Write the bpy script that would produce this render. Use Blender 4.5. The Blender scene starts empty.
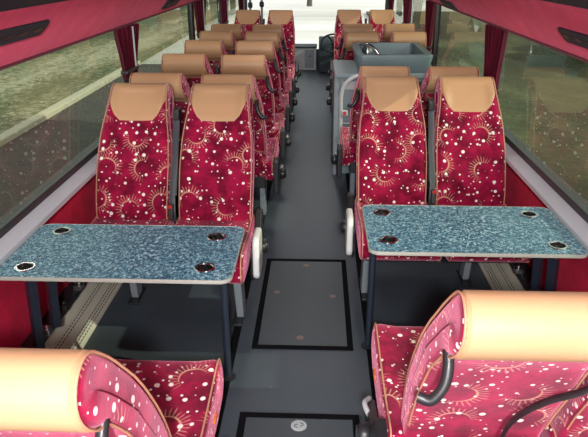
import bpy, bmesh, math, random
from mathutils import Vector, Matrix
random.seed(7)
SC = bpy.context.scene
COL = SC.collection
PI = math.pi

# ------------------------------------------------------------------ camera
F_PX = 640.0
cam_d = bpy.data.cameras.new('camera'); cam = bpy.data.objects.new('camera', cam_d); COL.objects.link(cam)
cam_d.sensor_width = 36.0; cam_d.lens = F_PX * 36.0 / 588.0; cam_d.clip_start = 0.05; cam_d.clip_end = 500
th = math.atan(260.5 / F_PX); ps = math.atan(26 * math.cos(th) / F_PX)
cam.location = (0.06, 0, 1.85)
cam.rotation_euler = (PI/2 - th, 0, ps)
SC.camera = cam

# ------------------------------------------------------------------ world, sun, added lights, exposure
W = bpy.data.worlds.new('sky'); SC.world = W; W.use_nodes = True
wn = W.node_tree; bgn = wn.nodes['Background']
skt = wn.nodes.new('ShaderNodeTexSky'); skt.sky_type = 'HOSEK_WILKIE'; skt.turbidity = 4.0
skt.sun_direction = (0.8, -0.3, 0.5)
mxs = wn.nodes.new('ShaderNodeMixRGB'); mxs.inputs[0].default_value = 0.75
wn.links.new(skt.outputs[0], mxs.inputs[1]); mxs.inputs[2].default_value = (0.95, 0.98, 1.0, 1)
wn.links.new(mxs.outputs[0], bgn.inputs[0]); bgn.inputs[1].default_value = 1.5

sd = bpy.data.lights.new('sun', 'SUN'); sun = bpy.data.objects.new('sun', sd); COL.objects.link(sun)
sd.energy = 3.6; sd.angle = math.radians(0.6); sd.color = (1.0, 0.95, 0.86)
sun.rotation_euler = Vector((-0.86, 0.22, -0.50)).to_track_quat('-Z', 'Y').to_euler()

ld = bpy.data.lights.new('flash_light', 'AREA'); lamp = bpy.data.objects.new('flash_light', ld); COL.objects.link(lamp)  # added stand-in for the camera flash, behind and above the camera
ld.shape = 'DISK'; ld.size = 0.14; ld.energy = 92; ld.color = (1.0, 0.98, 0.97); ld.spread = math.radians(170)
lamp.location = (0.06, -0.62, 2.16)
lamp.rotation_euler = Vector((0, 0.97, -0.20)).to_track_quat('-Z', 'Y').to_euler()

for yy, ee in ((1.5, 2), (5.0, 10), (8.5, 16)):  # unseen fill lights added to brighten the racks and far aisle
    cd = bpy.data.lights.new('aisle_fill_light', 'AREA'); cl = bpy.data.objects.new('aisle_fill_light', cd); COL.objects.link(cl)
    cd.shape = 'RECTANGLE'; cd.size = .25; cd.size_y = .9; cd.energy = ee; cd.color = (1.0, .98, .96); cl.location = (0, yy, 2.22)
rd = bpy.data.lights.new('rear_fill_light', 'AREA'); rl = bpy.data.objects.new('rear_fill_light', rd); COL.objects.link(rl)  # soft fill light added behind the camera to brighten the whole cabin
rd.shape = 'RECTANGLE'; rd.size = 2.2; rd.size_y = 1.0; rd.energy = 120; rd.color = (0.95, 0.98, 1.0)
rl.location = (0, -1.5, 1.5); rl.rotation_euler = Vector((0, 1, -.12)).to_track_quat('-Z', 'Z').to_euler()

SC.view_settings.view_transform = 'Standard'; SC.view_settings.look = 'None'
SC.view_settings.gamma = 1; SC.view_settings.use_curve_mapping = False
SC.view_settings.exposure = 0.0

# ------------------------------------------------------------------ materials
def newmat(name):
    m = bpy.data.materials.new(name); m.use_nodes = True
    return m, m.node_tree, m.node_tree.nodes['Principled BSDF']
class N:
    """tiny node-graph helper"""
    def __init__(s, nt): s.nt = nt
    def node(s, t, **k):
        n = s.nt.nodes.new(t)
        for a, b in k.items(): setattr(n, a, b)
        return n
    def put(s, sock, v):
        if hasattr(v, 'is_linked') or hasattr(v, 'links'): s.nt.links.new(v, sock)
        else: sock.default_value = v
    def m(s, op, a, b=0.0, c=0.0, clamp=False):
        n = s.node('ShaderNodeMath', operation=op); n.use_clamp = clamp
        s.put(n.inputs[0], a); s.put(n.inputs[1], b); s.put(n.inputs[2], c)
        return n.outputs[0]
    def vm(s, op, a, b=(0, 0, 0)):
        n = s.node('ShaderNodeVectorMath', operation=op)
        s.put(n.inputs[0], a); s.put(n.inputs[1], b)
        return n
    def mix(s, f, a, b):
        n = s.node('ShaderNodeMixRGB'); s.put(n.inputs[0], f); s.put(n.inputs[1], a); s.put(n.inputs[2], b)
        return n.outputs[0]
    def noise(s, vec, sc, det=3, rough=.5):
        n = s.node('ShaderNodeTexNoise'); n.inputs['Scale'].default_value = sc
        n.inputs['Detail'].default_value = det; n.inputs['Roughness'].default_value = rough
        if vec is not None: s.nt.links.new(vec, n.inputs['Vector'])
        return n.outputs[0]
    def ramp(s, f, stops):
        n = s.node('ShaderNodeValToRGB'); e = n.color_ramp.elements
        while len(e) > 1: e.remove(e[0])
        e[0].position = stops[0][0]; e[0].color = (*stops[0][1], 1)
        for p, c in stops[1:]:
            k = e.new(p); k.color = (*c, 1)
        s.nt.links.new(f, n.inputs[0]); return n.outputs[0]
    def step(s, v, lo, hi):
        n = s.node('ShaderNodeMapRange', interpolation_type='SMOOTHSTEP')
        s.put(n.inputs[0], v); n.inputs[1].default_value = lo; n.inputs[2].default_value = hi
        return n.outputs[0]
def bump(g, bs, h, strength=.3, dist=.002):
    b = g.node('ShaderNodeBump'); b.inputs['Strength'].default_value = strength; b.inputs['Distance'].default_value = dist
    g.nt.links.new(h, b.inputs['Height']); g.nt.links.new(b.outputs[0], bs.inputs['Normal'])

def simple(name, c1, c2=None, sc=20, rough=.5, metal=0, bmp=0, bsc=200, bd=.001, spec=.5, sheen=0):
    m, nt, bs = newmat(name); g = N(nt)
    tc = g.node('ShaderNodeTexCoord').outputs['Object']
    if c2 is None: c2 = tuple(min(1, x*1.12) for x in c1)
    f = g.noise(tc, sc, 4)
    nt.links.new(g.mix(f, (*c1, 1), (*c2, 1)), bs.inputs['Base Color'])
    bs.inputs['Roughness'].default_value = rough; bs.inputs['Metallic'].default_value = metal
    bs.inputs['Specular IOR Level'].default_value = spec
    if sheen:
        bs.inputs['Sheen Weight'].default_value = sheen
        bs.inputs['Sheen Roughness'].default_value = .35
    if bmp: bump(g, bs, g.noise(tc, bsc, 2), bmp, bd)
    return m

def fabric_mat():
    m, nt, bs = newmat('moquette_fabric'); g = N(nt)
    uv = g.node('ShaderNodeTexCoord').outputs['UV']
    rnd = g.node('ShaderNodeObjectInfo').outputs['Random']
    off = g.node('ShaderNodeCombineXYZ'); g.put(off.inputs[0], g.m('MULTIPLY', rnd, 37.0)); g.put(off.inputs[1], g.m('MULTIPLY', rnd, 91.0))
    p = g.vm('ADD', uv, off.outputs[0]).outputs[0]
    def layer(scale, shift, rmax, keep):
        v = g.node('ShaderNodeTexVoronoi', voronoi_dimensions='2D'); v.inputs['Scale'].default_value = scale
        pp = g.vm('ADD', p, (shift, shift*.7, 0)).outputs[0]
        nt.links.new(pp, v.inputs['Vector'])
        sp = g.node('ShaderNodeSeparateXYZ'); nt.links.new(v.outputs['Color'], sp.inputs[0])
        r = g.m('MULTIPLY_ADD', sp.outputs[0], rmax*scale*.6, rmax*scale*.4)
        d = g.m('SUBTRACT', r, v.outputs['Distance'])
        a = g.step(d, 0, .0015*scale)
        return g.m('MULTIPLY', a, g.m('LESS_THAN', sp.outputs[1], keep))
    dots = g.m('MAXIMUM', layer(17, 0, .0112, .66), layer(27, 3.3, .0058, .45))
    # sunburst crescents
    S = 5.2
    q = g.vm('MULTIPLY', p, (S, S, 0)).outputs[0]
    v = g.node('ShaderNodeTexVoronoi', voronoi_dimensions='2D'); v.inputs['Scale'].default_value = 1
    v.inputs['Randomness'].default_value = .55; nt.links.new(q, v.inputs['Vector'])
    loc = g.vm('SUBTRACT', q, v.outputs['Position']).outputs[0]
    sp = g.node('ShaderNodeSeparateXYZ'); nt.links.new(v.outputs['Color'], sp.inputs[0])
    rot = g.node('ShaderNodeVectorRotate', rotation_type='Z_AXIS'); nt.links.new(loc, rot.inputs['Vector'])
    g.put(rot.inputs['Angle'], g.m('MULTIPLY', sp.outputs[2], 6.28))
    lx = g.node('ShaderNodeSeparateXYZ'); nt.links.new(rot.outputs[0], lx.inputs[0])
    ang = g.m('ARCTAN2', lx.outputs[1], lx.outputs[0])
    L = g.vm('LENGTH', rot.outputs[0]).outputs['Value']
    absa = g.m('ABSOLUTE', ang)
    amask = g.m('SUBTRACT', 1.0, g.step(absa, 1.55, 1.95))
    R = .25
    thick = g.m('MULTIPLY', g.m('COSINE', g.m('MULTIPLY', absa, .8)), .030)
    dr = g.m('ABSOLUTE', g.m('SUBTRACT', L, R))
    arc = g.m('MULTIPLY', g.step(g.m('SUBTRACT', thick, dr), 0, .02), amask)
    rn = g.noise(None, 1); nz = g.nt.nodes[-1]; nz.noise_dimensions = '1D'
    g.put(nz.inputs['W'], g.m('MULTIPLY', ang, 4.0)); nz.inputs['Scale'].default_value = 2.5
    rl = g.m('MULTIPLY_ADD', nz.outputs[0], .34, .02)
    out = g.m('SUBTRACT', g.m('ADD', R, rl), L)
    rays = g.m('MULTIPLY', g.step(out, 0, .05), g.m('GREATER_THAN', L, R))
    spokes = g.step(g.m('SINE', g.m('MULTIPLY', ang, 27.0)), .2, .8)
    rays = g.m('MULTIPLY', g.m('MULTIPLY', rays, spokes), amask)
    pile = g.noise(p, 9, 4, .6)
    fine = g.noise(p, 420, 2)
    base = g.mix(g.step(pile, .32, .68), (.115, .001, .016, 1), (.36, .005, .050, 1))
    base = g.mix(g.m('MULTIPLY', rays, .42), base, (.78, .42, .32, 1))
    base = g.mix(g.m('MULTIPLY', arc, .62), base, (.78, .45, .28, 1))
    base = g.mix(dots, base, (.88, .80, .74, 1))
    nt.links.new(base, bs.inputs['Base Color'])
    bs.inputs['Roughness'].default_value = .85; bs.inputs['Specular IOR Level'].default_value = .15
    bs.inputs['Sheen Weight'].default_value = .7; bs.inputs['Sheen Roughness'].default_value = .4
    bs.inputs['Sheen Tint'].default_value = (1, .35, .5, 1)
    bump(g, bs, fine, .35, .002)
    return m
def velour(name, c1, c2, sheen=.4):
    m, nt, bs = newmat(name); g = N(nt)
    tc = g.node('ShaderNodeTexCoord').outputs['Object']
    f = g.noise(tc, 5, 6, .65)
    nt.links.new(g.mix(g.step(f, .3, .7), (*c1, 1), (*c2, 1)), bs.inputs['Base Color'])
    bs.inputs['Roughness'].default_value = .9; bs.inputs['Specular IOR Level'].default_value = .1
    bs.inputs['Sheen Weight'].default_value = sheen; bs.inputs['Sheen Tint'].default_value = (1, .4, .5, 1)
    bump(g, bs, g.noise(tc, 300, 2), .4, .002)
    return m
def table_mat():
    m, nt, bs = newmat('speckled_laminate'); g = N(nt)
    tc = g.node('ShaderNodeTexCoord').outputs['Object']
    a = g.noise(tc, 80, 3, .75); b = g.noise(tc, 170, 2, .6)
    s = g.m('ADD', g.m('MULTIPLY', a, .6), g.m('MULTIPLY', b, .4))
    c = g.ramp(s, [(.40, (.004, .03, .065)), (.47, (.030, .13, .205)), (.53, (.10, .29, .39)), (.60, (.52, .72, .78))])
    nt.links.new(c, bs.inputs['Base Color']); bs.inputs['Roughness'].default_value = .38
    return m
def floor_mat(name, c1, c2):
    m, nt, bs = newmat(name); g = N(nt)
    tc = g.node('ShaderNodeTexCoord').outputs['Object']
    a = g.noise(tc, 3, 5, .6); b = g.noise(tc, 260, 2, .7); k = g.noise(tc, 60, 2)
    base = g.mix(a, (*c1, 1), (*c2, 1))
    base = g.mix(g.m('MULTIPLY', g.step(b, .62, .72), .35), base, (.20, .22, .23, 1))
    base = g.mix(g.m('MULTIPLY', g.step(k, .70, .76), .4), base, (.25, .25, .24, 1))
    nt.links.new(base, bs.inputs['Base Color'])
    bs.inputs['Roughness'].default_value = .45; bump(g, bs, b, .2, .001)
    return m
def glass_mat(name, tint, ior=1.5):
    m = bpy.data.materials.new(name); m.use_nodes = True; nt = m.node_tree; nt.nodes.clear(); g = N(nt)
    o = g.node('ShaderNodeOutputMaterial'); t = g.node('ShaderNodeBsdfTransparent'); t.inputs[0].default_value = (*tint, 1)
    gl = g.node('ShaderNodeBsdfGlossy'); gl.inputs['Roughness'].default_value = .0
    fr = g.node('ShaderNodeFresnel'); fr.inputs[0].default_value = ior
    tc = g.node('ShaderNodeTexCoord').outputs['Object']
    bf = g.node('ShaderNodeNewGeometry').outputs['Backfacing']
    mx = g.node('ShaderNodeMixShader'); nt.links.new(g.m('MULTIPLY', fr.outputs[0], g.m('SUBTRACT', 1.0, bf)), mx.inputs[0])
    nt.links.new(t.outputs[0], mx.inputs[1]); nt.links.new(gl.outputs[0], mx.inputs[2]); nt.links.new(mx.outputs[0], o.inputs[0])
    return m
def grille_mat():
    m, nt, bs = newmat('perforated_cream_metal'); g = N(nt)
    uv = g.node('ShaderNodeTexCoord').outputs['UV']
    s = g.node('ShaderNodeSeparateXYZ'); nt.links.new(uv, s.inputs[0])
    # u runs along the bus, v across the face
    def saw(x, period, w): return g.m('LESS_THAN', g.m('FRACT', g.m('DIVIDE', x, period)), w)
    row = saw(s.outputs[1], .016, .34)
    rowi = g.m('FLOOR', g.m('DIVIDE', s.outputs[1], .016))
    along = saw(g.m('ADD', s.outputs[0], g.m('MULTIPLY', rowi, .014)), .028, .72)
    band = g.m('ABSOLUTE', g.m('SUBTRACT', g.m('ABSOLUTE', g.m('SUBTRACT', s.outputs[1], .088)), .036))
    inb = g.m('LESS_THAN', band, .021)
    slot = g.m('MULTIPLY', g.m('MULTIPLY', row, along), inb)
    base = g.mix(slot, (.60, .58, .48, 1), (.015, .015, .015, 1))
    nt.links.new(base, bs.inputs['Base Color']); bs.inputs['Roughness'].default_value = .4
    return m
def ground_mat(name, stops, sc=.35, det=8, stretch=(1, 1, 1), fine=0.0):
    m, nt, bs = newmat(name); g = N(nt)
    tc = g.node('ShaderNodeTexCoord').outputs['Object']
    p = g.vm('MULTIPLY', tc, stretch).outputs[0]
    f = g.noise(p, sc, det, .65)
    if fine: f = g.m('MULTIPLY_ADD', g.m('SUBTRACT', g.noise(tc, 6, 3, .8), .5), fine, f)
    nt.links.new(g.ramp(f, stops), bs.inputs['Base Color']); bs.inputs['Roughness'].default_value = .95
    return m

M = {}
M['fabric'] = fabric_mat()
M['cap'] = velour('crimson_velvet', (.20, .003, .03), (.36, .012, .065))
M['leather'] = simple('tan_leather', (.51, .295, .155), (.56, .33, .18), 6, .42, bmp=.08, bsc=260, spec=.4)
M['piping'] = simple('gold_piping', (.48, .22, .13), (.56, .28, .17), 40, .6)
M['wall'] = velour('crimson_wall_felt', (.42, .004, .032), (.60, .010, .055), .08)
M['rack'] = velour('rose_rack_velour', (.84, .022, .10), (.97, .06, .16), .3)
M['curtain'] = velour('burgundy_curtain_cloth', (.045, .002, .008), (.085, .003, .014), .2)
M['laminate'] = table_mat()
M['edge'] = simple('grey_edge_band', (.36, .36, .32), None, 30, .4)
M['chrome'] = simple('chrome', (.75, .75, .75), None, 10, .12, 1)
M['black'] = simple('black_plastic', (.012, .012, .014), (.02, .02, .022), 30, .38)
M['strap'] = simple('seat_belt_webbing', (.035, .04, .046), (.06, .065, .075), 90, .55, bmp=.3, bsc=500)
M['navy'] = simple('navy_painted_steel', (.014, .020, .034), (.020, .028, .045), 10, .35)
M['slate'] = simple('slate_grey_plastic', (.030, .042, .052), (.042, .055, .066), 12, .6, spec=.25)
M['grey'] = simple('grey_painted_metal', (.20, .235, .26), (.25, .285, .31), 6, .4)
M['palegrey'] = simple('pale_grey_plastic', (.42, .44, .45), (.48, .50, .51), 8, .45)
M['white'] = simple('white_plastic', (.66, .66, .64), (.72, .72, .70), 8, .4)
M['galley'] = simple('blue_grey_galley_plastic', (.10, .155, .17), (.125, .185, .20), 6, .4)
M['gallight'] = simple('light_galley_plastic', (.17, .23, .26), (.21, .27, .30), 6, .4)
M['steel'] = simple('brushed_steel', (.5, .52, .53), None, 30, .3, 1)
M['red'] = simple('red_plastic', (.55, .02, .02), None, 30, .4)
M['orange'] = simple('orange_plastic', (.8, .2, .02), None, 30, .4)
M['rust'] = simple('dull_screw_metal', (.20, .13, .12), (.28, .20, .18), 60, .5, .5)
M['floor'] = floor_mat('charcoal_vinyl_floor', (.042, .056, .072), (.064, .080, .098))
M['rubber'] = simple('matte_black_rubber', (.006, .006, .007), None, 20, .9, spec=.05)
M['hatch'] = floor_mat('charcoal_vinyl_hatch', (.038, .050, .060), (.056, .068, .080))
M['rail'] = simple('sill_aluminium', (.62, .68, .74), (.68, .74, .80), 4, .35, .2)
M['grille'] = grille_mat()
M['glass'] = glass_mat('tinted_side_glass', (.76, .80, .72), 1.5)
M['clear'] = glass_mat('windscreen_glass', (.97, .985, .975), 1.3)
M['ceiling'] = simple('grey_ceiling_cloth', (.30, .30, .31), None, 10, .9)
M['asphalt'] = ground_mat('asphalt', [(.2, (.055, .055, .05)), (.8, (.10, .10, .09))], 3, 6, fine=.4)
M['grass'] = ground_mat('olive_grass', [(.30, (.035, .055, .018)), (.44, (.10, .12, .055)), (.53, (.20, .20, .11)), (.63, (.44, .42, .30))], .25, 9, (1.5, .22, 1), .7)
M['grassr'] = ground_mat('green_grass', [(.32, (.018, .028, .012)), (.5, (.06, .075, .035)), (.7, (.17, .18, .09))], .3, 8, (1, .5, 1), .4)
M['pale'] = ground_mat('pale_dusty_ground', [(.33, (.46, .46, .40)), (.45, (.60, .58, .53)), (.6, (.70, .68, .64))], .10, 4, (.35, 1.3, 1))
M['kerb'] = simple('pale_kerb_stone', (.50, .48, .36), (.60, .58, .46), 3, .9)
M['leaf'] = simple('hedge_leaves', (.012, .035, .008), (.05, .10, .03), 3, .9)
M['bark'] = simple('grey_bark', (.10, .09, .08), None, 9, .9)

# ------------------------------------------------------------------ mesh helpers
def uvbox(bm):
    uv = bm.loops.layers.uv.verify(); kl = bm.faces.layers.int.get('keep')
    for f in bm.faces:
        if kl is not None and f[kl] == 1: continue
        n = f.normal; a = [abs(n.x), abs(n.y), abs(n.z)]; k = a.index(max(a))
        for l in f.loops:
            c = l.vert.co
            l[uv].uv = ((c.y, c.z) if k == 0 else (c.x, c.z) if k == 1 else (c.x, c.y))
def obj(name, bm, mat, parent=None, smooth=True, kind=None, bevel=0, uvdone=False):
    bmesh.ops.recalc_face_normals(bm, faces=bm.faces[:])
    bm.normal_update()
    if not uvdone: uvbox(bm)
    me = bpy.data.meshes.new(name); bm.to_mesh(me); bm.free()
    for mm in (mat if isinstance(mat, (list, tuple)) else [mat]): me.materials.append(M[mm])
    o = bpy.data.objects.new(name, me); COL.objects.link(o)
    if smooth:
        for p in me.polygons: p.use_smooth = True
        try: me.set_sharp_from_angle(angle=math.radians(38))
        except Exception: pass
    if parent is not None: o.parent = parent
    if kind: o['kind'] = kind
    if bevel:
        b = o.modifiers.new('bevel', 'BEVEL'); b.width = bevel; b.segments = 3; b.limit_method = 'ANGLE'; b.angle_limit = math.radians(35)
    return o
def add_box(bm, c, s, rot=None):
    r = bmesh.ops.create_cube(bm, size=1)
    mt = Matrix.Translation(c) @ (rot.to_matrix().to_4x4() if rot else Matrix.Identity(4)) @ Matrix.Diagonal((*s, 1))
    bmesh.ops.transform(bm, matrix=mt, verts=r['verts'])
    return bm
def box(c, s, rot=None): return add_box(bmesh.new(), c, s, rot)
def box2(x0, x1, y0, y1, z0, z1): return box(((x0+x1)/2, (y0+y1)/2, (z0+z1)/2), (abs(x1-x0), abs(y1-y0), abs(z1-z0)))
def frames(pts):
    pts = [Vector(p) for p in pts]; out = []; up = None
    for i, p in enumerate(pts):
        t = (pts[min(i+1, len(pts)-1)] - pts[max(i-1, 0)]).normalized()
        if up is None:
            up = Vector((0, 0, 1)) if abs(t.z) < .9 else Vector((0, 1, 0))
        s = t.cross(up).normalized(); up = s.cross(t).normalized()
        out.append((p, s, up))
    return out
def add_tube(bm, pts, r, n=10, rx=None, closed=False):
    """sweep of an ellipse (r along side axis, rx along up axis)"""
    fr = frames(pts); rings = []
    for i, (p, s, u) in enumerate(fr):
        ra = r[i] if isinstance(r, (list, tuple)) else r
        rb = ra if rx is None else rx
        rings.append([bm.verts.new(p + s*ra*math.cos(2*PI*k/n) + u*rb*math.sin(2*PI*k/n)) for k in range(n)])
    for a, b in zip(rings, rings[1:]):
        for k in range(n): bm.faces.new((a[k], a[(k+1) % n], b[(k+1) % n], b[k]))
    if not closed:
        bm.faces.new(rings[0][::-1]); bm.faces.new(rings[-1])
    return bm
def tube(pts, r, n=10, rx=None): return add_tube(bmesh.new(), pts, r, n, rx)
def spline(pts, n=6):
    P = [Vector(p) for p in pts]; P = [2*P[0]-P[1]] + P + [2*P[-1]-P[-2]]; out = []
    for i in range(1, len(P)-2):
        for k in range(n):
            t = k/n; a, b, c, d = P[i-1:i+3]
            out.append(.5*((2*b) + (c-a)*t + (2*a-5*b+4*c-d)*t*t + (3*b-a-3*c+d)*t**3))
    out.append(P[-2]); return out
def add_lathe(bm, prof, c, n=24, axis='Z'):
    rings = []
    for r, z in prof:
        ring = []
        for k in range(n):
            a = 2*PI*k/n; v = Vector((r*math.cos(a), r*math.sin(a), z))
            if axis == 'X': v = Vector((v.z, v.x, v.y))
            if axis == 'Y': v = Vector((v.x, v.z, v.y))
            ring.append(bm.verts.new(v + Vector(c)))
        rings.append(ring)
    for a, b in zip(rings, rings[1:]):
        for k in range(n): bm.faces.new((a[k], a[(k+1) % n], b[(k+1) % n], b[k]))
    bm.faces.new(rings[0]); bm.faces.new(rings[-1])
    return bm
def lathe(prof, c, n=24, axis='Z', caps=True):
    bm = add_lathe(bmesh.new(), prof, c, n, axis)
    if not caps: bmesh.ops.delete(bm, geom=[f for f in bm.faces if len(f.verts) > 4], context='FACES_ONLY')
    return bm
def prism(poly, x0, x1, axis='X'):
    """polygon in the other two axes extruded from x0 to x1"""
    bm = bmesh.new()
    def mk(a, b, x):
        return (x, a, b) if axis == 'X' else (a, x, b) if axis == 'Y' else (a, b, x)
    A = [bm.verts.new(mk(a, b, x0)) for a, b in poly]; B = [bm.verts.new(mk(a, b, x1)) for a, b in poly]
    n = len(poly)
    for i in range(n): bm.faces.new((A[i], A[(i+1) % n], B[(i+1) % n], B[i]))
    bm.faces.new(A); bm.faces.new(B)
    return bm
def rrect(x0, x1, y0, y1, r, n=6):
    out = []
    for cx, cy, a0 in ((x1-r, y1-r, 0), (x0+r, y1-r, PI/2), (x0+r, y0+r, PI), (x1-r, y0+r, 3*PI/2)):
        for k in range(n+1):
            a = a0 + PI/2*k/n; out.append((cx+r*math.cos(a), cy+r*math.sin(a)))
    return out
def thing(name, label, cat, loc=(0, 0, 0), rotz=0, group=None):
    o = bpy.data.objects.new(name, None); COL.objects.link(o); o.empty_display_size = .1
    o.location = loc; o.rotation_euler = (0, 0, rotz); o['label'] = label; o['category'] = cat
    if group: o['group'] = group
    return o
def tag(o, label, cat, group=None):
    o['label'] = label; o['category'] = cat
    if group: o['group'] = group
    return o
def dup(root, loc, rotz, label, group=None):
    r = root.copy(); COL.objects.link(r); r.location = loc; r.rotation_euler = (0, 0, rotz); r['label'] = label
    if group: r['group'] = group
    for ch in list(root.children):
        c = ch.copy(); COL.objects.link(c); c.parent = r
        for g in list(ch.children):
            d = g.copy(); COL.objects.link(d); d.parent = c
    return r

# ------------------------------------------------------------------ the coach shell
WX = 1.26                      # inner wall
GX = 1.275                      # glass plane
YF, YB = 11.9, -1.6             # front / back of the cabin
obj('floor', box2(-1.3, 1.3, YB, YF+.2, -.06, 0), 'floor', kind='structure')
obj('ceiling', box2(-1.3, 1.3, YB, YF+.3, 2.28, 2.34), 'ceiling', kind='structure')
obj('wall_rear', box2(-1.3, 1.3, YB-.05, YB, -.06, .95), 'wall', kind='structure')
obj('wall_front', box2(-1.3, 1.3, YF+.15, YF+.2, -1.0, .30), 'slate', kind='structure')
for s, nm in ((-1, 'left'), (1, 'right')):
    obj('wall_'+nm, box2(s*WX, s*1.32, YB, YF+.15, -.06, .715), 'wall', kind='structure')
    # sill: pale aluminium ledge with dark rubber behind it
    obj('trim_1' if s < 0 else 'trim_2', prism([(s*1.198, .712), (s*1.198, .735), (s*1.215, .745), (s*1.262, .765), (s*1.262, .712)], YB, YF, 'Y'), 'rail', kind='structure')
    obj('trim_3' if s < 0 else 'trim_4', box2(s*1.258, s*1.32, YB, YF, .70, .80), 'black', kind='structure')
    # roof cove above the rack
    obj('wall_upper_'+nm, box2(s*1.25, s*1.32, YB, YF+.15, 1.62, 2.3), 'ceiling', kind='structure')

PANES = [(-1.55, 1.35), (1.35, 4.56), (4.56, 6.98), (6.98, 9.05), (9.05, 11.85)]
wi = 1
for s in (-1, 1):
    for y0, y1 in PANES:
        o = obj('window_%d' % wi, box2(s*GX, s*(GX+.006), y0+.05, y1-.05, .78, 1.66), 'glass', kind='structure', smooth=False)
        fr = bmesh.new()
        for yy in (y0+.03, y1-.03): add_box(fr, (s*1.285, yy, 1.22), (.045, .06, .90))
        obj('window_frame', fr, 'black', o)
        wi += 1
o = obj('window_%d' % wi, box2(-1.25, 1.25, YF+.16, YF+.17, .30, 2.3), 'clear', kind='structure', smooth=False)
fr = bmesh.new()
for x in (-1.27, 1.27): add_box(fr, (x, YF+.165, 1.3), (.07, .06, 2.0))
obj('window_frame', fr, 'black', o); wi += 1
o = obj('window_%d' % wi, box2(-1.2, 1.2, YB-.04, YB-.03, .95, 2.1), 'clear', kind='structure', smooth=False)

# ------------------------------------------------------------------ floor details
def strip(name, x0, x1, y0, y1, z0, z1, mat, parent=None, kind=None): return obj(name, box2(x0, x1, y0, y1, z0, z1), mat, parent, False, kind)
# black seat tracks along both sides of the aisle
obj('trim_5', box2(-.375, -.335, .4, 11.0, 0, .006), 'rubber', kind='structure')
obj('trim_6', box2(.325, .365, .4, 11.0, 0, .006), 'rubber', kind='structure')

def floor_hatch(label, x0, x1, y0, y1, screws):
    t = thing('floor_hatch', label, 'floor hatch', ((x0+x1)/2, (y0+y1)/2, 0), 0)
    w, d, b = (x1-x0)/2, (y1-y0)/2, .030
    bm = bmesh.new()
    for c, s in (((0, d-b/2, .003), (2*w, b, .006)), ((0, -d+b/2, .003), (2*w, b, .006)), ((w-b/2, 0, .003), (b, 2*d-2*b, .006)), ((-w+b/2, 0, .003), (b, 2*d-2*b, .006))):
        add_box(bm, c, s)
    obj('frame', bm, 'rubber', t, False)
    obj('cover', box((0, 0, .002), (2*w-2*b-.004, 2*d-2*b-.004, .004)), 'hatch', t, False)
    for sx, sy in screws:
        sc = obj('screw', lathe([(.019, 0.004), (.019, .0055), (.013, .006), (.012, .0052), (.004, .0052)], (sx, sy, 0), 20), 'rust', t)
    return t
floor_hatch('dark grey rectangular hatch with black frame in the middle of the aisle floor', -.262, .258, 2.77, 3.82,
            [(0, .43), (-.165, .07), (.165, .03), (-.015, -.42)])
h2 = floor_hatch('partly visible dark hatch at the near end of the aisle, with a pale round emblem', -.262, .258, 1.15, 2.27, [])
bm = lathe([(.034, .004), (.034, .0062), (.030, .0068)], (.0, .482, 0), 28)
em = obj('emblem_disc', bm, 'palegrey', h2); em['label'] = 'pale grey round emblem disc'
bm = bmesh.new()
for sg in (-1, 1):
    add_tube(bm, [(sg*.004 + .015*math.cos(a)*sg, .482 + sg*.004 + .010*math.sin(a), .0075) for a in [PI*k/8 - PI/2 for k in range(9)]], .0018, 6)
obj('emblem_mark', bm, 'black', em)
# fine floor joint across the aisle
# ------------------------------------------------------------------ heater grilles and wall seat rails
def heater(label, s, y0, y1):
    t = thing('heater_cover', label, 'heater', (s*1.168, (y0+y1)/2, 0))
    L = (y1-y0)/2
    bm = bmesh.new(); uv = bm.loops.layers.uv.verify(); kl = bm.faces.layers.int.new('keep')
    prof = [(.045, 0), (.045, .012), (-.045, .165), (-.075, .175), (-.09, .175), (-.09, 0)]
    prof = [(-s*0 + (a if s < 0 else -a), z) for a, z in prof]
    acc = [0]
    for (a, b), (c, d) in zip(prof, prof[1:]): acc.append(acc[-1]+math.hypot(c-a, d-b))
    A = [bm.verts.new((a, -L, z)) for a, z in prof]; B = [bm.verts.new((a, L, z)) for a, z in prof]
    for i in range(len(prof)-1):
        f = bm.faces.new((A[i], A[i+1], B[i+1], B[i])); f[kl] = 1
        for l, (u, v) in zip(f.loops, ((0, acc[i]), (0, acc[i+1]), (2*L, acc[i+1]), (2*L, acc[i]))): l[uv].uv = (u, v)
    bm.faces.new(A); bm.faces.new(B)
    obj('grille_panel', bm, 'grille', t, False)
    return t
def heater2(label, s, y0, y1, mat='grille'):
    return heater(label, s, y0, y1)
heater('long cream perforated heater cover on the floor along the left wall', -1, .6, 4.0)
heater('long perforated heater cover on the floor along the right wall under the right table', 1, .6, 4.3)
for s, lb in ((-1, 'left'), (1, 'right')):
    t = thing('seat_rail', 'black steel seat mounting rail with clamps low on the %s wall' % lb, 'rail', (s*1.19, 5, .2))
    obj('rail_channel', box((s*.032, 0, .02), (.074, 9.0, .04)), 'black', t, bevel=.004)
    for k, yy in enumerate((2.32, 2.5, 2.72, 2.93, 3.3)):
        bm = bmesh.new(); add_box(bm, (-s*.01, yy-5+(0 if s < 0 else .28), .055), (.045, .05, .03)); add_lathe(bm, [(.011, 0), (.011, .012), (.006, .015)], (-s*.012, yy-5+(0 if s < 0 else .28), .07), 10)
        obj('clamp', bm, 'steel' if k in (1, 3) else 'black', t, bevel=.003)

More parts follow.
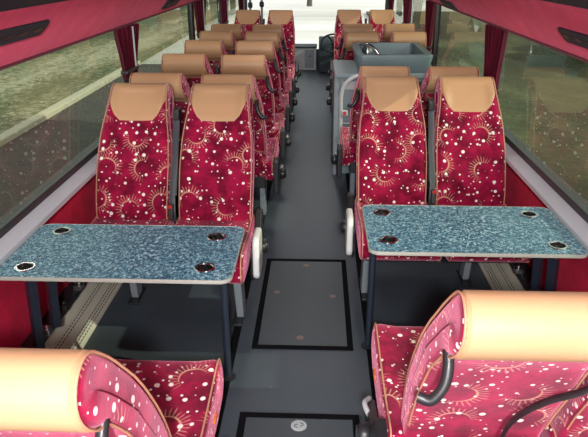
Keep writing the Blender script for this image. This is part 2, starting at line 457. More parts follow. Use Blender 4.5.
# ------------------------------------------------------------------ luggage racks
def rack(s, label):
    t = thing('luggage_rack', label, 'luggage rack', (s*1.2, 5, 1.45))
    def q(x, z): return (s*(x-1.2), z-1.45)
    poly = []
    # underside curve from the lower outer edge up to the inner edge
    cur = [(1.245, 1.455), (1.225, 1.440), (1.205, 1.455), (1.15, 1.515), (1.09, 1.583), (1.03, 1.652), (1.0, 1.685)]
    obj('padded_underside', prism([q(x, z) for x, z in cur] + [q(1.01, 1.695), q(1.245, 1.66)], -6.2, 6.3, 'Y'), 'rack', t)
    obj('service_channel', prism([q(1.008, 1.690), q(.998, 1.684), q(.88, 1.775), q(.74, 1.785), q(.735, 1.80), q(1.0, 1.80)], -6.2, 6.3, 'Y'), 'slate', t)
    obj('front_lip', prism([q(.742, 1.80), q(.735, 1.785), q(.695, 1.79), q(.70, 1.90), q(.73, 1.90)], -6.2, 6.3, 'Y'), 'rack', t)
    obj('lower_trim', tube([(s*.022, -6.2, -.012), (s*.022, 6.3, -.012)], .009, 8), 'curtain', t)
    obj('shelf', prism([q(.73, 1.80), q(1.26, 1.80), q(1.26, 1.83), q(.73, 1.83)], -6.2, 6.3, 'Y'), 'slate', t)
    return t
rack(-1, 'long rose red padded luggage rack running above the left windows')
rack(1, 'long rose red padded luggage rack running above the right windows')
def rack_pt(s, x):  # point & slope on the underside
    z = 1.583 + (1.09-x)*(.069/.06)
    return Vector((s*x, 0, z))
ANG = math.atan2(.069, .06)
def vent(s, x, y0, y1, label, h=.080, slots=4):
    c = rack_pt(s, x)
    t = thing('air_vent_unit', label, 'air vent', (c.x, (y0+y1)/2, c.z)); t.rotation_euler = (0, s*ANG, 0)
    L = (y1-y0)/2
    bm = prism(rrect(-h/2, h/2, -L, L, min(h*.32, L*.9)), -.010, .0, 'Z')
    obj('housing', bm, 'slate', t, bevel=.003)
    if slots:
        for k in range(slots):
            yy = -L + (k+.6)*(2*L/(slots+.2))
            obj('louvre', prism([(-.014, yy-L/slots*.30), (.004, yy-L/slots*.70), (.012, yy+L/slots*.35), (-.006, yy+L/slots*.70)], -.012, -.008, 'Z'), 'black', t, False)
    else:
        obj('lens', box((0, 0, -.014), (h*.5, L*1.2, .004)), 'black', t)
vent(-1, 1.087, 2.0, 2.74, 'long dark slotted air vent unit under the left luggage rack, nearest the camera', slots=5)
vent(1, 1.122, 2.25, 2.93, 'long dark slotted air vent unit under the right luggage rack, nearest the camera', slots=5)
vent(-1, 1.15, 5.2, 5.75, 'small dark lamp unit under the left luggage rack, beyond the slotted vent', .09, 0)
vent(1, 1.18, 5.6, 6.2, 'small dark lamp unit under the right luggage rack, beyond the slotted vent', .09, 0)

# invented round housing placed above the flash stand-in, out of view
t = thing('flash_housing', 'added round housing, out of view, above the flash light', 'lamp', (.06, -.62, 2.28))
for yy, lb in ((1.5, 'nearest'), (5.0, 'middle'), (8.5, 'furthest')):  # unseen housings added to go with the aisle fill lights
    q = thing('aisle_fill', '%s of the three added flat rectangular fill lights on the aisle ceiling' % lb, 'lamp', (0, yy, 2.25))
    obj('fill_housing', box((0, 0, .008), (.34, 1.0, .044)), 'palegrey', q, bevel=.006)
obj('fill_housing', lathe([(.10, 0), (.10, -.03), (.088, -.045), (.085, -.03)], (0, 0, 0), 28), 'palegrey', t)

# ------------------------------------------------------------------ curtains
def curtain(label, s, y0, y1, z0, z1, x=1.225, waist=.55, rod=True, folds=5):
    t = thing('window_curtain', label, 'curtain', (s*x, (y0+y1)/2, z1))
    H = z1-z0; L = (y1-y0)/2
    bm = bmesh.new(); nz, nu = 14, 60; grid = []
    for i in range(nz+1):
        v = i/nz; w = 1-(1-waist)*math.sin(min(1, v*1.05)*PI/2)**1.5
        row = []
        for side in (0, 1):
            for k in range(nu+1):
                u = (k/nu*2-1) * (1 if side == 0 else -1)
                fold = .020*math.cos(u*PI*folds)*(1-.3*v)
                row.append(bm.verts.new((s*(-.018+fold + (.006 if side else 0)), u*L*w, -H*v)))
        grid.append(row)
    n = len(grid[0])
    for a, b in zip(grid, grid[1:]):
        for k in range(n): bm.faces.new((a[k], a[(k+1) % n], b[(k+1) % n], b[k]))
    bm.faces.new(grid[0]); bm.faces.new(grid[-1])
    obj('cloth', bm, 'curtain', t)
    obj('tieback', box((s*-.02, 0, -H+.04), (.05, 2*L*waist+.01, .025)), 'black', t, bevel=.005)
    if s < 0: obj('cord', tube([(s*-.052, L*.12, 0), (s*-.052, L*.12, -H+.06)], .006, 8), 'palegrey', t)
    return t
curtain('dark burgundy curtain gathered at the pillar beside the left facing seats', -1, 4.04, 4.54, 1.12, 1.435, x=1.215, waist=.55)
curtain('dark burgundy curtain gathered at the pillar beside the right window seat', 1, 4.10, 4.56, 1.00, 1.435, waist=.62)
curtain('dark burgundy curtain at the second pillar on the left', -1, 6.8, 7.4, 1.06, 1.435)
curtain('dark burgundy curtain at the pillar behind the right side of the galley', 1, 6.75, 7.2, .95, 1.435)
curtain('dark burgundy curtain at the third pillar on the left, further forward', -1, 8.6, 9.3, 1.0, 1.435, x=1.225)
curtain('dark burgundy curtain at the third pillar on the right', 1, 8.5, 9.2, 1.0, 1.435, x=1.225)
curtain('dark burgundy curtain at the foremost left side window', -1, 10.5, 11.3, 1.0, 1.435, x=1.225)
curtain('dark burgundy curtain at the foremost right side window', 1, 10.4, 11.3, 1.0, 1.435, x=1.225)

# ------------------------------------------------------------------ coach seats
# local frame: occupant looks towards +y, backrest leans to -y, centre line x=0
SP = [(-.005, .40), (-.02, .50), (-.085, .64), (-.165, .78), (-.250, .92), (-.330, 1.02), (-.390, 1.080)]    # spine (y, z)
def spine(v):
    pts = SP; t = v*(len(pts)-1); i = min(int(t), len(pts)-2); f = t-i
    return Vector((0, pts[i][0]+(pts[i+1][0]-pts[i][0])*f, pts[i][1]+(pts[i+1][1]-pts[i][1])*f))
def prof(p):
    """closed side profile of the backrest: p 0..1 goes up the front, over the head roll and down the back; returns point, centre"""
    if p < .40:
        v = p/.40; c = spine(v); T = .058 + .010*math.sin(v*PI) + .014*max(0, v-.6)/.4
        d = (spine(min(1, v+.05))-spine(max(0, v-.05))).normalized(); n = Vector((0, d.z, -d.y))
        return c+n*T, c
    if p <= .60:
        a = (p-.40)/.20*PI; c = spine(1); d = (spine(1)-spine(.9)).normalized(); n = Vector((0, d.z, -d.y))
        R = .072
        return c + n*R*math.cos(a) + d*R*1.12*math.sin(a), c
    v = (1-p)/.40; c = spine(v); k = max(0, min(1, (v-.80)/.16)); k = k*k*(3-2*k); T = .050 + .022*k
    d = (spine(min(1, v+.05))-spine(max(0, v-.05))).normalized(); n = Vector((0, d.z, -d.y))
    return c-n*T, c
def hw(z):   # half width by height
    ks = [(.38, .205), (.55, .210), (.75, .212), (.90, .204), (1.0, .186), (1.08, .174), (1.2, .168)]
    for (a, b), (c, d) in zip(ks, ks[1:]):
        if z <= c: return b+(d-b)*max(0, (z-a)/(c-a))
    return ks[-1][1]
def surf(p, x, off=0.0, r=None):
    """x in -1..1"""
    P, C = prof(p); h = hw(P.z)
    ax = abs(x)
    if r is None:
        r = 1.0 if ax < .86 else max(.0, 1-((ax-.86)/.14)**3*.35)
    wing = 0
    if .04 < p < .40: wing = .022*math.exp(-((ax-.80)/.16)**2)*math.sin(min(1, (p-.04)/.36)*PI)**.6 - .006*(1-ax)
    D = (P-C); L = D.length
    Q = C + D/L*(L*r + (off+wing)*r)
    return Vector((x*(h+off), Q.y, Q.z))
XS = [-1, -1, -.985, -.95, -.9, -.84, -.76, -.66, -.5, -.3, 0, .3, .5, .66, .76, .84, .9, .95, .985, 1, 1]
RS = [.0, .62, .82, .93, .975, 1, 1, 1, 1, 1, 1, 1, 1, 1, 1, 1, .975, .93, .82, .62, .0]
NP = 56
def backrest_bm():
    bm = bmesh.new(); uv = bm.loops.layers.uv.verify(); kl = bm.faces.layers.int.new('keep'); G = []
    lens = 0; last = None; UL = []
    for i in range(NP):
        P, _ = prof(i/(NP-1))
        if last is not None: lens += (P-last).length
        last = P; UL.append(lens)
    for i in range(NP):
        G.append([bm.verts.new(surf(i/(NP-1), x, 0, r)) for x, r in zip(XS, RS)])
    for i in range(NP-1):
        for j in range(len(XS)-1):
            f = bm.faces.new((G[i][j], G[i][j+1], G[i+1][j+1], G[i+1][j])); 
            if 2 <= j < len(XS)-3:
                f[kl] = 1
                for l, (a, b) in zip(f.loops, ((i, j), (i, j+1), (i+1, j+1), (i+1, j))): l[uv].uv = (XS[b]*.21, UL[a])
    # bottom closes front to back
    for j in range(len(XS)-1): bm.faces.new((G[0][j+1], G[0][j], G[-1][j], G[-1][j+1]))
    bmesh.ops.remove_doubles(bm, verts=bm.verts[:], dist=.0004)
    return bm
def head_cover_bm(front_len=.30):
    """tan cover: rectangular on the back, tapered (trapezoid) on the front"""
    p0, p1 = .280, .682
    bm = bmesh.new(); G = []; n = 40; m = 24
    for i in range(n+1):
        p = p0 + (p1-p0)*i/n
        if p < .345: w = .50 + .44*((p-p0)/(.345-p0))**.62
        elif p < .36: w = .94
        else: w = .94
        row = []
        for k in range(m+1):
            x = (k/m*2-1)*w
            e = abs(k/m*2-1)
            off = .0045 if (e < .97 and 0 < i < n) else .0
            row.append(bm.verts.new(surf(p, x, off)))
        G.append(row)
    for i in range(n):
        for k in range(m): bm.faces.new((G[i][k], G[i][k+1], G[i+1][k+1], G[i+1][k]))
    return bm
def back_piping_bm(s):
    return tube([surf(p, s*.955, .002, .985) for p in [i/50*.90 for i in range(51)]], .0032, 6)
# cushion
def cush_prof():
    pts = []
    ctrl = [(-.04, .335), (.25, .320), (.52, .330), (.590, .365), (.600, .41), (.582, .465), (.525, .492), (.30, .470), (.12, .462), (-.04, .470), (-.06, .42)]
    P = spline([(0, a, b) for a, b in ctrl] + [(0, *ctrl[0])], 4)[:-1]
    return P
def cushion_bm(w=.218):
    bm = bmesh.new(); P = cush_prof(); C = Vector((0, .23, .40)); G = []
    xs = [(-1, 0), (-1, .55), (-1, .80), (-.985, .93), (-.95, .98), (-.88, 1), (-.6, 1), (-.3, 1), (0, 1), (.3, 1), (.6, 1), (.88, 1), (.95, .98), (.985, .93), (1, .80), (1, .55), (1, 0)]
    for x, r in xs:
        G.append([bm.verts.new(Vector((x*w, 0, 0)) + Vector((0, C.y, C.z)) + Vector((0, (q.y-C.y)*(1-(1-r)*.25 if r > .3 else 0), (q.z-C.z)*(1-(1-r)*.8 if r > .3 else 0))) + Vector((0, 0, (.010*math.exp(-((abs(x)-.85)/.15)**2)) if (r > .3 and q.z > .43) else 0))) for q in P])
    n = len(P)
    for a, b in zip(G, G[1:]):
        for k in range(n): bm.faces.new((a[k], a[(k+1) % n], b[(k+1) % n], b[k]))
    bmesh.ops.remove_doubles(bm, verts=bm.verts[:], dist=.0005)
    return bm
def cush_piping_bm(s, w=.218):
    pts = [q for q in cush_prof()]
    sel = [q for q in pts if q.z > .40 or q.y > .49]
    return tube([Vector((s*w*.955, q.y, q.z + (.011 if q.z > .43 else 0))) + Vector((0, .002, .001)) for q in sel], .0032, 6)

def make_seat(label, aisle, fittings='forward', group=None):
    """aisle: -1/+1 = local x side on which the aisle lies, 0 = window seat"""
    t = thing('coach_seat', label, 'seat', (0, 0, 0), 0, group)
    b = obj('backrest', backrest_bm(), 'fabric', t)
    obj('head_cover', head_cover_bm(), 'leather', b)['label'] = 'tan leather head cover'
    for s in (-1, 1): obj('piping', back_piping_bm(s), 'piping', b)
    sh = aisle*.026 if fittings == 'forward' else 0
    def shifted(bm):
        bmesh.ops.translate(bm, verts=bm.verts[:], vec=(sh, 0, 0)); return bm
    wc = .232 if sh else .218
    c = obj('cushion', shifted(cushion_bm(wc)), 'fabric', t)
    for s in (-1, 1): obj('piping', shifted(cush_piping_bm(s, wc)), 'piping', c)
    obj('seat_pan', prism([(-.10, .29), (.44, .275), (.47, .30), (.44, .33), (-.07, .345), (-.10, .38)], -.20, .20, 'X'), 'black', t, bevel=.006)
    return t
def fit_aisle(t, a, forward):
    """aisle-side hardware on seat t (a = local side of the aisle)"""
    # pedestal leg and its foot
    obj('leg', prism([(.05, .012), (.16, .012), (.235, .30), (.02, .30)] if forward else [(.24, .012), (.34, .012), (.44, .30), (.30, .30)], a*.145, a*.185, 'X'), 'grey', t, bevel=.005)
    obj('foot', box((a*.155, .12 if forward else .28, .0105), (.055, .28, .017)), 'black', t, bevel=.003)
    e = .036 if forward else 0
    obj('side_frame', prism([(-.10, .25), (.30, .25), (.34, .28), (.30, .33), (.10, .37), (-.01, .50), (-.10, .49)], a*(.224+e), a*(.262+e), 'X'), 'black', t, bevel=.006)
    h = obj('recliner_hinge', lathe([(.036, 0), (.040, .006), (.040, .030), (.034, .038), (.014, .040)] if a > 0 else [(.014, -.040), (.034, -.038), (.040, -.030), (.040, -.006), (.036, 0)], (a*(.262+e), .10, .34), 20, 'X'), 'black', t)
    obj('hinge_ring', lathe([(.028, 0), (.030, .004), (.018, .006)] if a > 0 else [(.018, -.006), (.030, -.004), (.028, 0)], (a*(.302+e), .10, .34), 20, 'X'), 'steel', h)
    if forward:
        pts = spline([(a*.176, -.375, 1.00), (a*.178, -.400, .965), (a*.188, -.415, .925), (a*.215, -.42, .890), (a*.245, -.41, .892)], 6)
        obj('grab_handle', tube(pts, [.0135 for i in range(len(pts))], 12), 'black', t)
        bm = bmesh.new()
        add_tube(bm, spline([(a*.262, .17, .30), (a*.290, .20, .335), (a*.305, .25, .35), (a*.285, .30, .335)], 5), .010, 8)
        obj('recline_lever', bm, 'palegrey', t)
        obj('reflector', box((a*.262, .36, .40), (.006, .045, .018)), 'orange', t, bevel=.002)
    else:
        obj('side_cover', prism(rrect(.24, .44, .29, .53, .05), a*.25, a*.285, 'X'), 'white', t, bevel=.012)['label'] = 'white rounded side cover'
        obj('cover_gasket', prism(rrect(.23, .45, .28, .50, .06), a*.243, a*.252, 'X'), 'black', t, bevel=.003)
def fit_belt(t, side):
    """belt strap hanging beside the backrest on the given local side"""
    x = side*.234
    bm = bmesh.new()
    pts = spline([(x, -.22, 1.02), (x+side*.004, -.165, .93), (x-side*.006, -.07, .80), (x+side*.004, .015, .64), (x, .065, .52), (x, .05, .46)], 5)
    add_tube(bm, pts, .0165, 8, .0025)
    obj('belt_strap', bm, 'strap', t)
    obj('belt_guide', box((x, -.225, 1.02), (.032, .075, .065)), 'black', t, bevel=.006)
    b = obj('belt_buckle', box((x+side*.004, .085, .535), (.026, .035, .085), Matrix.Rotation(.25, 3, 'X').to_quaternion()), 'black', t, bevel=.005)
    obj('release_button', box((x+side*.004, .104, .57), (.018, .008, .02)), 'red', b, bevel=.002)
    obj('second_strap', add_tube(bmesh.new(), spline([(x, -.215, .98), (x, -.10, .78), (x, .0, .60)], 5), .014, 8, .0025), 'strap', t)

TOP = -.39     # local y of the head roll centre
protos = {}
def seat(side, col, topY, facing, label, x=None, z=0, group=None, dy=0):
    """side -1 left / +1 right, col 'aisle'/'window', facing 'forward'/'back'; topY = world y of head roll"""
    fwd = facing == 'forward'
    rz = 0 if fwd else PI
    # local side on which the aisle lies
    al = (-side if fwd else side)
    if x is None: x = side*(.515 if col == 'aisle' else .985)
    y = topY - TOP if fwd else topY + TOP
    key = (al if col == 'aisle' else 0, fwd, al if col == 'window' else 0)
    if key not in protos:
        t = make_seat(label, al if col == 'aisle' else 0, 'forward' if fwd else 'back', group=group)
        if col == 'aisle':
            fit_aisle(t, al, fwd)
            fit_belt(t, -al)
        else:
            obj('leg', prism([(.05, .012), (.14, .012), (.20, .30), (.03, .30)], -.02, .02, 'X'), 'grey', t, bevel=.005)
            obj('foot', box((0, .10, .006), (.06, .2, .012)), 'black', t, bevel=.003)
        protos[key] = t; t.location = (x, y, z); t.rotation_euler = (0, 0, rz); t['label'] = label
        return t
    r = dup(protos[key], (x, y, z), rz, label, group)
    if y > 8:
        for c in list(r.children):
            if c.name.startswith(('side_cover', 'cover_gasket')): bpy.data.objects.remove(c)
    return r

GL, GR = 'coach seats on the left of the aisle', 'coach seats on the right of the aisle'
# nearest pair in each block, seen from behind
seat(-1, 'aisle', 1.00, 'forward', 'nearest left seat in the bottom left corner, tan head roll seen from behind', group=GL, x=-.535)
seat(-1, 'window', 1.00, 'forward', 'left window seat beside the wall, mostly outside the bottom left corner', group=GL, x=-1.01)
near_right = seat(1, 'aisle', 1.27, 'forward', 'nearest right seat with a hooked grab handle, seen from behind', group=GR, x=.55)
seat(1, 'window', 1.27, 'forward', 'right window seat at the bottom right corner beyond the hooked handle seat', group=GR, x=1.02)
obj('rear_black_band', tube(spline([(x-.55, y-1.66, z) for x, y, z in ((.80, 1.335, .905), (.729, 1.345, .845), (.671, 1.37, .80), (.624, 1.40, .74), (.599, 1.43, .675), (.592, 1.46, .60), (.592, 1.49, .50))], 5), .014, 8, .006), 'black', near_right)  # black tube curving down behind the seat back
# facing pairs at the tables
seat(-1, 'aisle', 3.78, 'back', 'left aisle seat facing the camera behind the left table', group=GL)
seat(-1, 'window', 3.78, 'back', 'left window seat facing the camera behind the left table', x=-.99, group=GL)
seat(1, 'aisle', 4.08, 'back', 'right aisle seat facing the camera behind the right table', group=GR)
seat(1, 'window', 4.08, 'back', 'right window seat facing the camera behind the right table', group=GR)
order = ['back to back with the facing seats', 'second of the forward facing rows beyond the table', 'third of the forward facing rows beyond the table',
         'fourth of the forward facing rows beyond the table', 'last forward facing row before the front group']
for (y, z), nm in zip([(4.12, .0), (5.02, .0), (5.93, -.01), (6.70, -.02), (7.44, -.03)], order):
    seat(-1, 'aisle', y, 'forward', 'left aisle seat, ' + nm, z=0, group=GL)
    seat(-1, 'window', y+.05, 'forward', 'left window seat, ' + nm, z=0, group=GL)
seat(-1, 'aisle', 9.6, 'back', 'foremost left aisle seat, facing the camera near the windscreen', group=GL, x=-.49)
seat(-1, 'window', 9.6, 'back', 'foremost left window seat, facing the camera near the windscreen', group=GL, x=-.96)
seat(1, 'aisle', 4.50, 'forward', 'right aisle seat back to back with the facing one, behind the galley', group=GR)
seat(1, 'window', 4.50, 'forward', 'right window seat back to back with the facing one, behind the galley', group=GR)
seat(1, 'aisle', 6.74, 'forward', 'right aisle seat just beyond the grey galley unit', group=GR, x=.50)
seat(1, 'window', 6.74, 'forward', 'right window seat just beyond the grey galley unit', group=GR, x=.97)
seat(1, 'aisle', 7.60, 'forward', 'right aisle seat in the second row beyond the galley', group=GR, x=.50)
seat(1, 'window', 7.60, 'forward', 'right window seat in the second row beyond the galley', group=GR, x=.97)
seat(1, 'aisle', 9.7, 'back', 'foremost right aisle seat, facing the camera near the windscreen', group=GR, x=.49)
seat(1, 'window', 9.7, 'back', 'foremost right window seat, facing the camera near the windscreen', group=GR, x=.96)

# ------------------------------------------------------------------ tables
def table(label, x0, x1, y0, y1, s, cups, skew=0.0):
    """s = side of the wall"""
    cx, cy = (x0+x1)/2, (y0+y1)/2
    t = thing('folding_table', label, 'table', (cx, cy, .70), 0)
    out = [(a-cx + skew*(b-cy), b-cy) for a, b in rrect(x0, x1, y0, y1, .045)]
    bm = bmesh.new(); edges = []
    def loop(pts):
        vs = [bm.verts.new((a, b, .02)) for a, b in pts]
        for i in range(len(vs)): edges.append(bm.edges.new((vs[i], vs[(i+1) % len(vs)])))
    loop(out)
    for a, b in cups: loop([(a-cx+.034*math.cos(k*PI/12), b-cy+.034*math.sin(k*PI/12)) for k in range(24)])
    bmesh.ops.triangle_fill(bm, use_beauty=True, use_dissolve=False, edges=edges)
    r = bmesh.ops.extrude_face_region(bm, geom=bm.faces[:])
    bmesh.ops.translate(bm, verts=[v for v in r['geom'] if isinstance(v, bmesh.types.BMVert)], vec=(0, 0, -.014))
    obj('tabletop', bm, 'laminate', t, False)
    # edge band
    bm = bmesh.new(); C = [(a*(1+.004/abs(x1-x0)), b) for a, b in out]
    import itertools
    n = len(out); rows = []
    cen = Vector((0, 0))
    for off, z in ((0, .0215), (.003, .0205), (.0045, .013), (.003, .006), (0, .005), (-.003, .013)):
        row = []
        for i, (a, b) in enumerate(out):
            p, q = Vector(out[i-1]), Vector(out[(i+1) % n]); d = (q-p).normalized(); nn = Vector((d.y, -d.x))
            row.append(bm.verts.new((a+nn.x*off, b+nn.y*off, z)))
        rows.append(row)
    for a, b in zip(rows, rows[1:]+rows[:1]):
        for k in range(n): bm.faces.new((a[k], a[(k+1) % n], b[(k+1) % n], b[k]))
    obj('edge_band', bm, 'edge', t)
    for a, b in cups:
        c = obj('cup_holder', lathe([(.0305, -.026), (.0305, .022), (.033, .0245), (.039, .0245), (.042, .0215), (.0335, .0205), (.0325, -.030), (.0305, -.030), (.0305, -.026)], (a-cx, b-cy, 0), 28, caps=False), 'chrome', t)
        obj('cup_insert', lathe([(.0300, -.030), (.0300, -.022), (.022, -.020), (.008, -.022)], (a-cx, b-cy, 0), 24), 'black', c)
    # aisle leg: slender post
    lx = (x1-.085-cx) if s < 0 else (x0+.05-cx)
    obj('leg', tube([(lx, .10, .005), (lx, .12, -.69)], .017, 12, .017), 'navy', t)
    obj('foot', lathe([(.035, -.7), (.035, -.692), (.018, -.684)], (lx, .12, 0), 18), 'black', t)
    # underside frame
    obj('under_frame', box((0, 0, -.012), (abs(x1-x0)-.16, .05, .02)), 'navy', t, bevel=.003)
    # two slanting wall brackets
    for yy, dy in ((-.12, .07), (.07, .07)):
        q = bmesh.new()
        a = Vector(((s*1.10)-cx, yy, .005)); b = Vector(((s*1.15)-cx, yy+dy, -.445))
        add_tube(q, [a, a.lerp(b, .5), b], .027, 4, .022)
        obj('wall_bracket', q, 'navy', t, bevel=.003)
    return t
table('blue speckled folding table on the left, between the near and facing seats', -1.19, -.262, 2.14, 2.665, -1,
      [(-1.085, 2.225), (-1.075, 2.585), (-.375, 2.245), (-.375, 2.545)])
table('blue speckled folding table on the right, between the near and facing seats', .285, 1.19, 2.42, 2.965, 1,
      [(.375, 2.54), (.375, 2.865), (1.085, 2.51), (1.07, 2.865)])

# ------------------------------------------------------------------ galley unit
g = thing('galley_unit', 'blue grey galley unit with a raised sink tray beyond the right seats', 'galley', (.69, 6.0, 0))
GXo, GYo = .76, 6.0
obj('cabinet', box2(.50-GXo, 1.16-GXo, 5.62-GYo, 6.45-GYo, 0, .93), 'gallight', g, bevel=.015)
obj('side_counter', box2(.27-GXo, .52-GXo, 5.60-GYo, 6.45-GYo, .885, .92), 'gallight', g, bevel=.008)
obj('side_panel', box2(.27-GXo, .31-GXo, 5.62-GYo, 6.42-GYo, 0, .885), 'grey', g, bevel=.006)
obj('front_panel', box2(.31-GXo, .49-GXo, 5.66-GYo, 5.70-GYo, .0, .885), 'gallight', g, bevel=.004)
obj('label_plate', box2(.335-GXo, .47-GXo, 5.648-GYo, 5.662-GYo, .78, .85), 'palegrey', g, bevel=.002)
def tub(x0, x1, y0, y1, z0, z1, w, zf, splay=.03):
    bm = bmesh.new()
    rings = []
    for r in (rrect(x0+splay, x1-splay, y0+splay, y1-splay, .05), rrect(x0, x1, y0, y1, .06)): rings.append(r)
    zz = [(rings[0], z0), (rings[1], z1-.012), (rrect(x0+.004, x1-.004, y0+.004, y1-.004, .058), z1), (rrect(x0+w, x1-w, y0+w, y1-w, .04), z1), (rrect(x0+w+.01, x1-w-.01, y0+w+.01, y1-w-.01, .035), zf)]
    V = [[bm.verts.new((a, b, z)) for a, b in r] for r, z in zz]; n = len(V[0])
    for a, b in zip(V, V[1:]):
        for k in range(n): bm.faces.new((a[k], a[(k+1) % n], b[(k+1) % n], b[k]))
    bm.faces.new(V[0]); bm.faces.new(V[-1])
    return bm
obj('sink_tray', tub(.45-GXo, 1.11-GXo, 5.58-GYo, 6.50-GYo, .925, 1.085, .065, .97), 'galley', g)
obj('tray_lining', box2(.62-GXo, 1.07-GXo, 5.68-GYo, 6.40-GYo, .962, .972), 'slate', g, bevel=.004)
obj('lower_rim', box2(.48-GXo, 1.18-GXo, 5.60-GYo, 6.48-GYo, .885, .93), 'gallight', g, bevel=.01)
obj('dark_recess', box2(.98-GXo, 1.12-GXo, 5.610-GYo, 5.622-GYo, .60, .86), 'slate', g, bevel=.003)
fc = obj('tap', tube(spline([(.555-GXo, 5.95-GYo, .96), (.555-GXo, 5.95-GYo, 1.10), (.575-GXo, 5.90-GYo, 1.13), (.63-GXo, 5.84-GYo, 1.10), (.66-GXo, 5.80-GYo, 1.06)], 5), .014, 10), 'chrome', g)
obj('tap_lever', tube([(.555-GXo, 5.95-GYo, 1.12), (.53-GXo, 5.97-GYo, 1.14), (.49-GXo, 5.98-GYo, 1.135)], .009, 8), 'steel', fc)
t = tag(obj('coffee_jug', lathe([(.045, 0), (.05, .01), (.052, .07), (.04, .10), (.034, .115), (.03, .118)], (.52, 6.2, .975), 24), 'steel'), 'small steel jug standing inside the galley tray beside the tap', 'jug')
# grab rail at the stairwell next to the galley
t = thing('grab_rail', 'pale grey curved grab rail beside the right aisle, ahead of the facing seats', 'grab rail', (.262, 5.60, 0))
pts = spline([(.26, -.05, .915), (.14, -.05, .915), (.04, -.05, .86), (.0, -.05, .76), (.0, -.05, .60), (.0, -.05, .45), (.015, -.02, .37), (.02, .02, .35)], 7)
obj('rail_tube', tube(pts, .018, 12), 'palegrey', t)
obj('stop_button_box', box((.03, -.075, .60), (.06, .03, .05)), 'palegrey', t, bevel=.008)
obj('stop_button', lathe([(.016, 0), (.016, .006), (.010, .009)], (.03, -.10, .60), 16, 'Y'), 'red', t)
obj('cross_rail', tube([(.0, -.05, .50), (.20, -.05, .50)], .012, 10), 'grey', t)

# ------------------------------------------------------------------ front of the coach
t = thing('dashboard', 'grey front dashboard panel under the windscreen at the end of the aisle', 'dashboard', (0, 11.6, 0))
obj('panel', box2(-1.15, .02, -.05, .35, 0, .385), 'palegrey', t, bevel=.01)
obj('panel_cap', box2(-1.15, .03, -.07, .36, .385, .41), 'slate', t, bevel=.006)
obj('door', box2(-.18, -.02, -.07, -.045, .05, .35), 'grey', t, bevel=.006)
obj('latch', lathe([(.014, 0), (.014, .012), (.008, .016)], (-.09, -.085, .25), 14, 'Y'), 'black', t)
obj('binnacle', prism([(-.35, 0), (.35, 0), (.35, .50), (.10, .57), (-.20, .47), (-.35, .30)], .06, 1.15, 'X'), 'slate', t, bevel=.02)
t = thing('steering_wheel', 'dark steering wheel at the front right behind the windscreen', 'steering wheel', (.32, 10.95, .54)); t.rotation_euler = (math.radians(35), 0, 0)
bm = bmesh.new(); n = 36
add_tube(bm, [(.22*math.cos(2*PI*k/n), .22*math.sin(2*PI*k/n), 0) for k in range(n+1)], .015, 8, closed=True)
bmesh.ops.remove_doubles(bm, verts=bm.verts[:], dist=.0005)
obj('rim', bm, 'slate', t)
for a in (0, 2.1, 4.2): obj('spoke', tube([(.04*math.cos(a), .04*math.sin(a), -.02), (.21*math.cos(a), .21*math.sin(a), 0)], .014, 8), 'black', t)
obj('hub', lathe([(.05, -.04), (.06, -.01), (.04, .0)], (0, 0, 0), 20), 'black', t)
obj('column', tube([(0, 0, -.03), (0, .12, -.36)], .03, 12), 'black', t)
# poles beside the front door
for k, (xx, yy, lb) in enumerate(((-1.0, 10.3, 'left of the two grey poles by the front door curtain'), (-.84, 10.5, 'right of the two grey poles by the front door curtain'))):
    t = thing('grab_pole', 'thin grey grab pole, ' + lb, 'pole', (xx, yy, 0))
    obj('pole', tube([(0, 0, 0), (0, 0, 1.66)], .018, 12), 'grey', t)
    obj('collar', lathe([(.03, 1.14), (.036, 1.16), (.036, 1.20), (.03, 1.22)], (0, 0, 0), 18), 'slate', t)
# driver's mirror hanging in the windscreen
t = thing('rear_view_mirror', 'dark rear view mirror hanging at the top right of the windscreen', 'mirror', (.68, 11.5, 1.30))
obj('mirror_head', box((0, 0, 0), (.17, .04, .10)), 'black', t, bevel=.02)
obj('mirror_face', box((0, -.022, 0), (.14, .004, .075)), 'chrome', t, bevel=.008)
obj('stem', tube([(0, .02, .03), (0, .10, .98)], .008, 8), 'black', t)

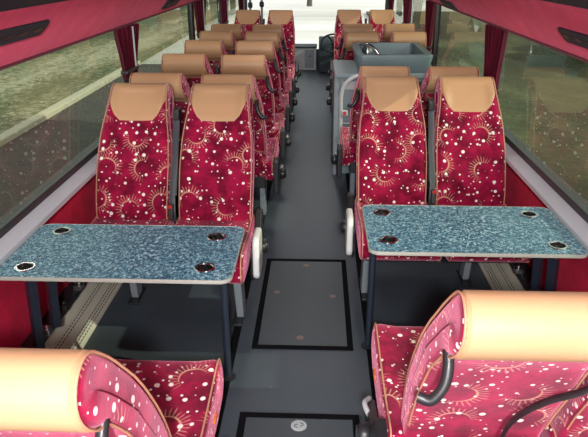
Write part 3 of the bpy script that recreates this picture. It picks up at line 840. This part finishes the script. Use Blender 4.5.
# ------------------------------------------------------------------ outside
GZ = -1.5
obj('ground', box2(-60, 60, -20, 110, GZ-.5, GZ-.1), 'pale', kind='structure')
obj('road', box2(-6.0, 3.0, -20, 22, GZ-.1, GZ), 'asphalt', kind='structure')
obj('lawn_left', box2(-60, -6.25, -20, 60, GZ-.1, GZ+.05), 'grass', kind='structure')
obj('lawn_right', box2(3.2, 60, -20, 45, GZ-.1, GZ+.05), 'grassr', kind='structure')
tag(obj('kerb', box2(-6.25, -6.0, -20, 22, GZ-.1, GZ+.12), 'kerb', bevel=.03), 'pale stone kerb between the road and the lawn left of the coach', 'kerb')
tag(obj('kerb', box2(3.0, 3.2, -20, 22, GZ-.1, GZ+.1), 'kerb', bevel=.03), 'pale stone kerb along the green lawn right of the coach', 'kerb')
def hedge(label, x, y, rx, ry, rz, seed):
    bm = bmesh.new(); rr = random.Random(seed)
    bmesh.ops.create_icosphere(bm, subdivisions=4, radius=1)
    for v in bm.verts:
        n = v.co.normalized(); k = 1 + .13*math.sin(n.x*9+seed)*math.sin(n.y*8+seed*2)+.10*math.sin(n.z*14+n.x*11) + rr.uniform(-.06, .06)
        v.co = Vector((n.x*rx*k, n.y*ry*k, max(-.1, n.z)*rz*k))
    o = tag(obj('hedge', bm, 'leaf'), label, 'hedge'); o.location = (x, y, GZ)
hedge('dark green hedge outside beyond the left lawn, near the front', -17, 42, 6, 10, 3.0, 1)
hedge('dark green hedge outside beyond the right lawn, further forward', 17, 36, 6, 9, 2.6, 2)
hedge('dark green hedge outside on the right lawn, level with the galley', 12.5, 22, 3.5, 6, 2.2, 5)
for x, y, lb in ((-.7, 52, 'slim grey tree trunk standing on the pale ground straight ahead'),):
    t = thing('tree', lb, 'tree', (x, y, GZ-.1))
    obj('trunk', tube([(0, 0, 0), (.05, 0, 2), (-.05, 0, 5)], [.22, .17, .12], 12), 'bark', t)
    bm = bmesh.new(); bmesh.ops.create_icosphere(bm, subdivisions=3, radius=2.2)
    rr = random.Random(3)
    for v in bm.verts: v.co *= rr.uniform(.8, 1.15)
    bmesh.ops.translate(bm, verts=bm.verts[:], vec=(0, 0, 6))
    obj('crown', bm, 'leaf', t)
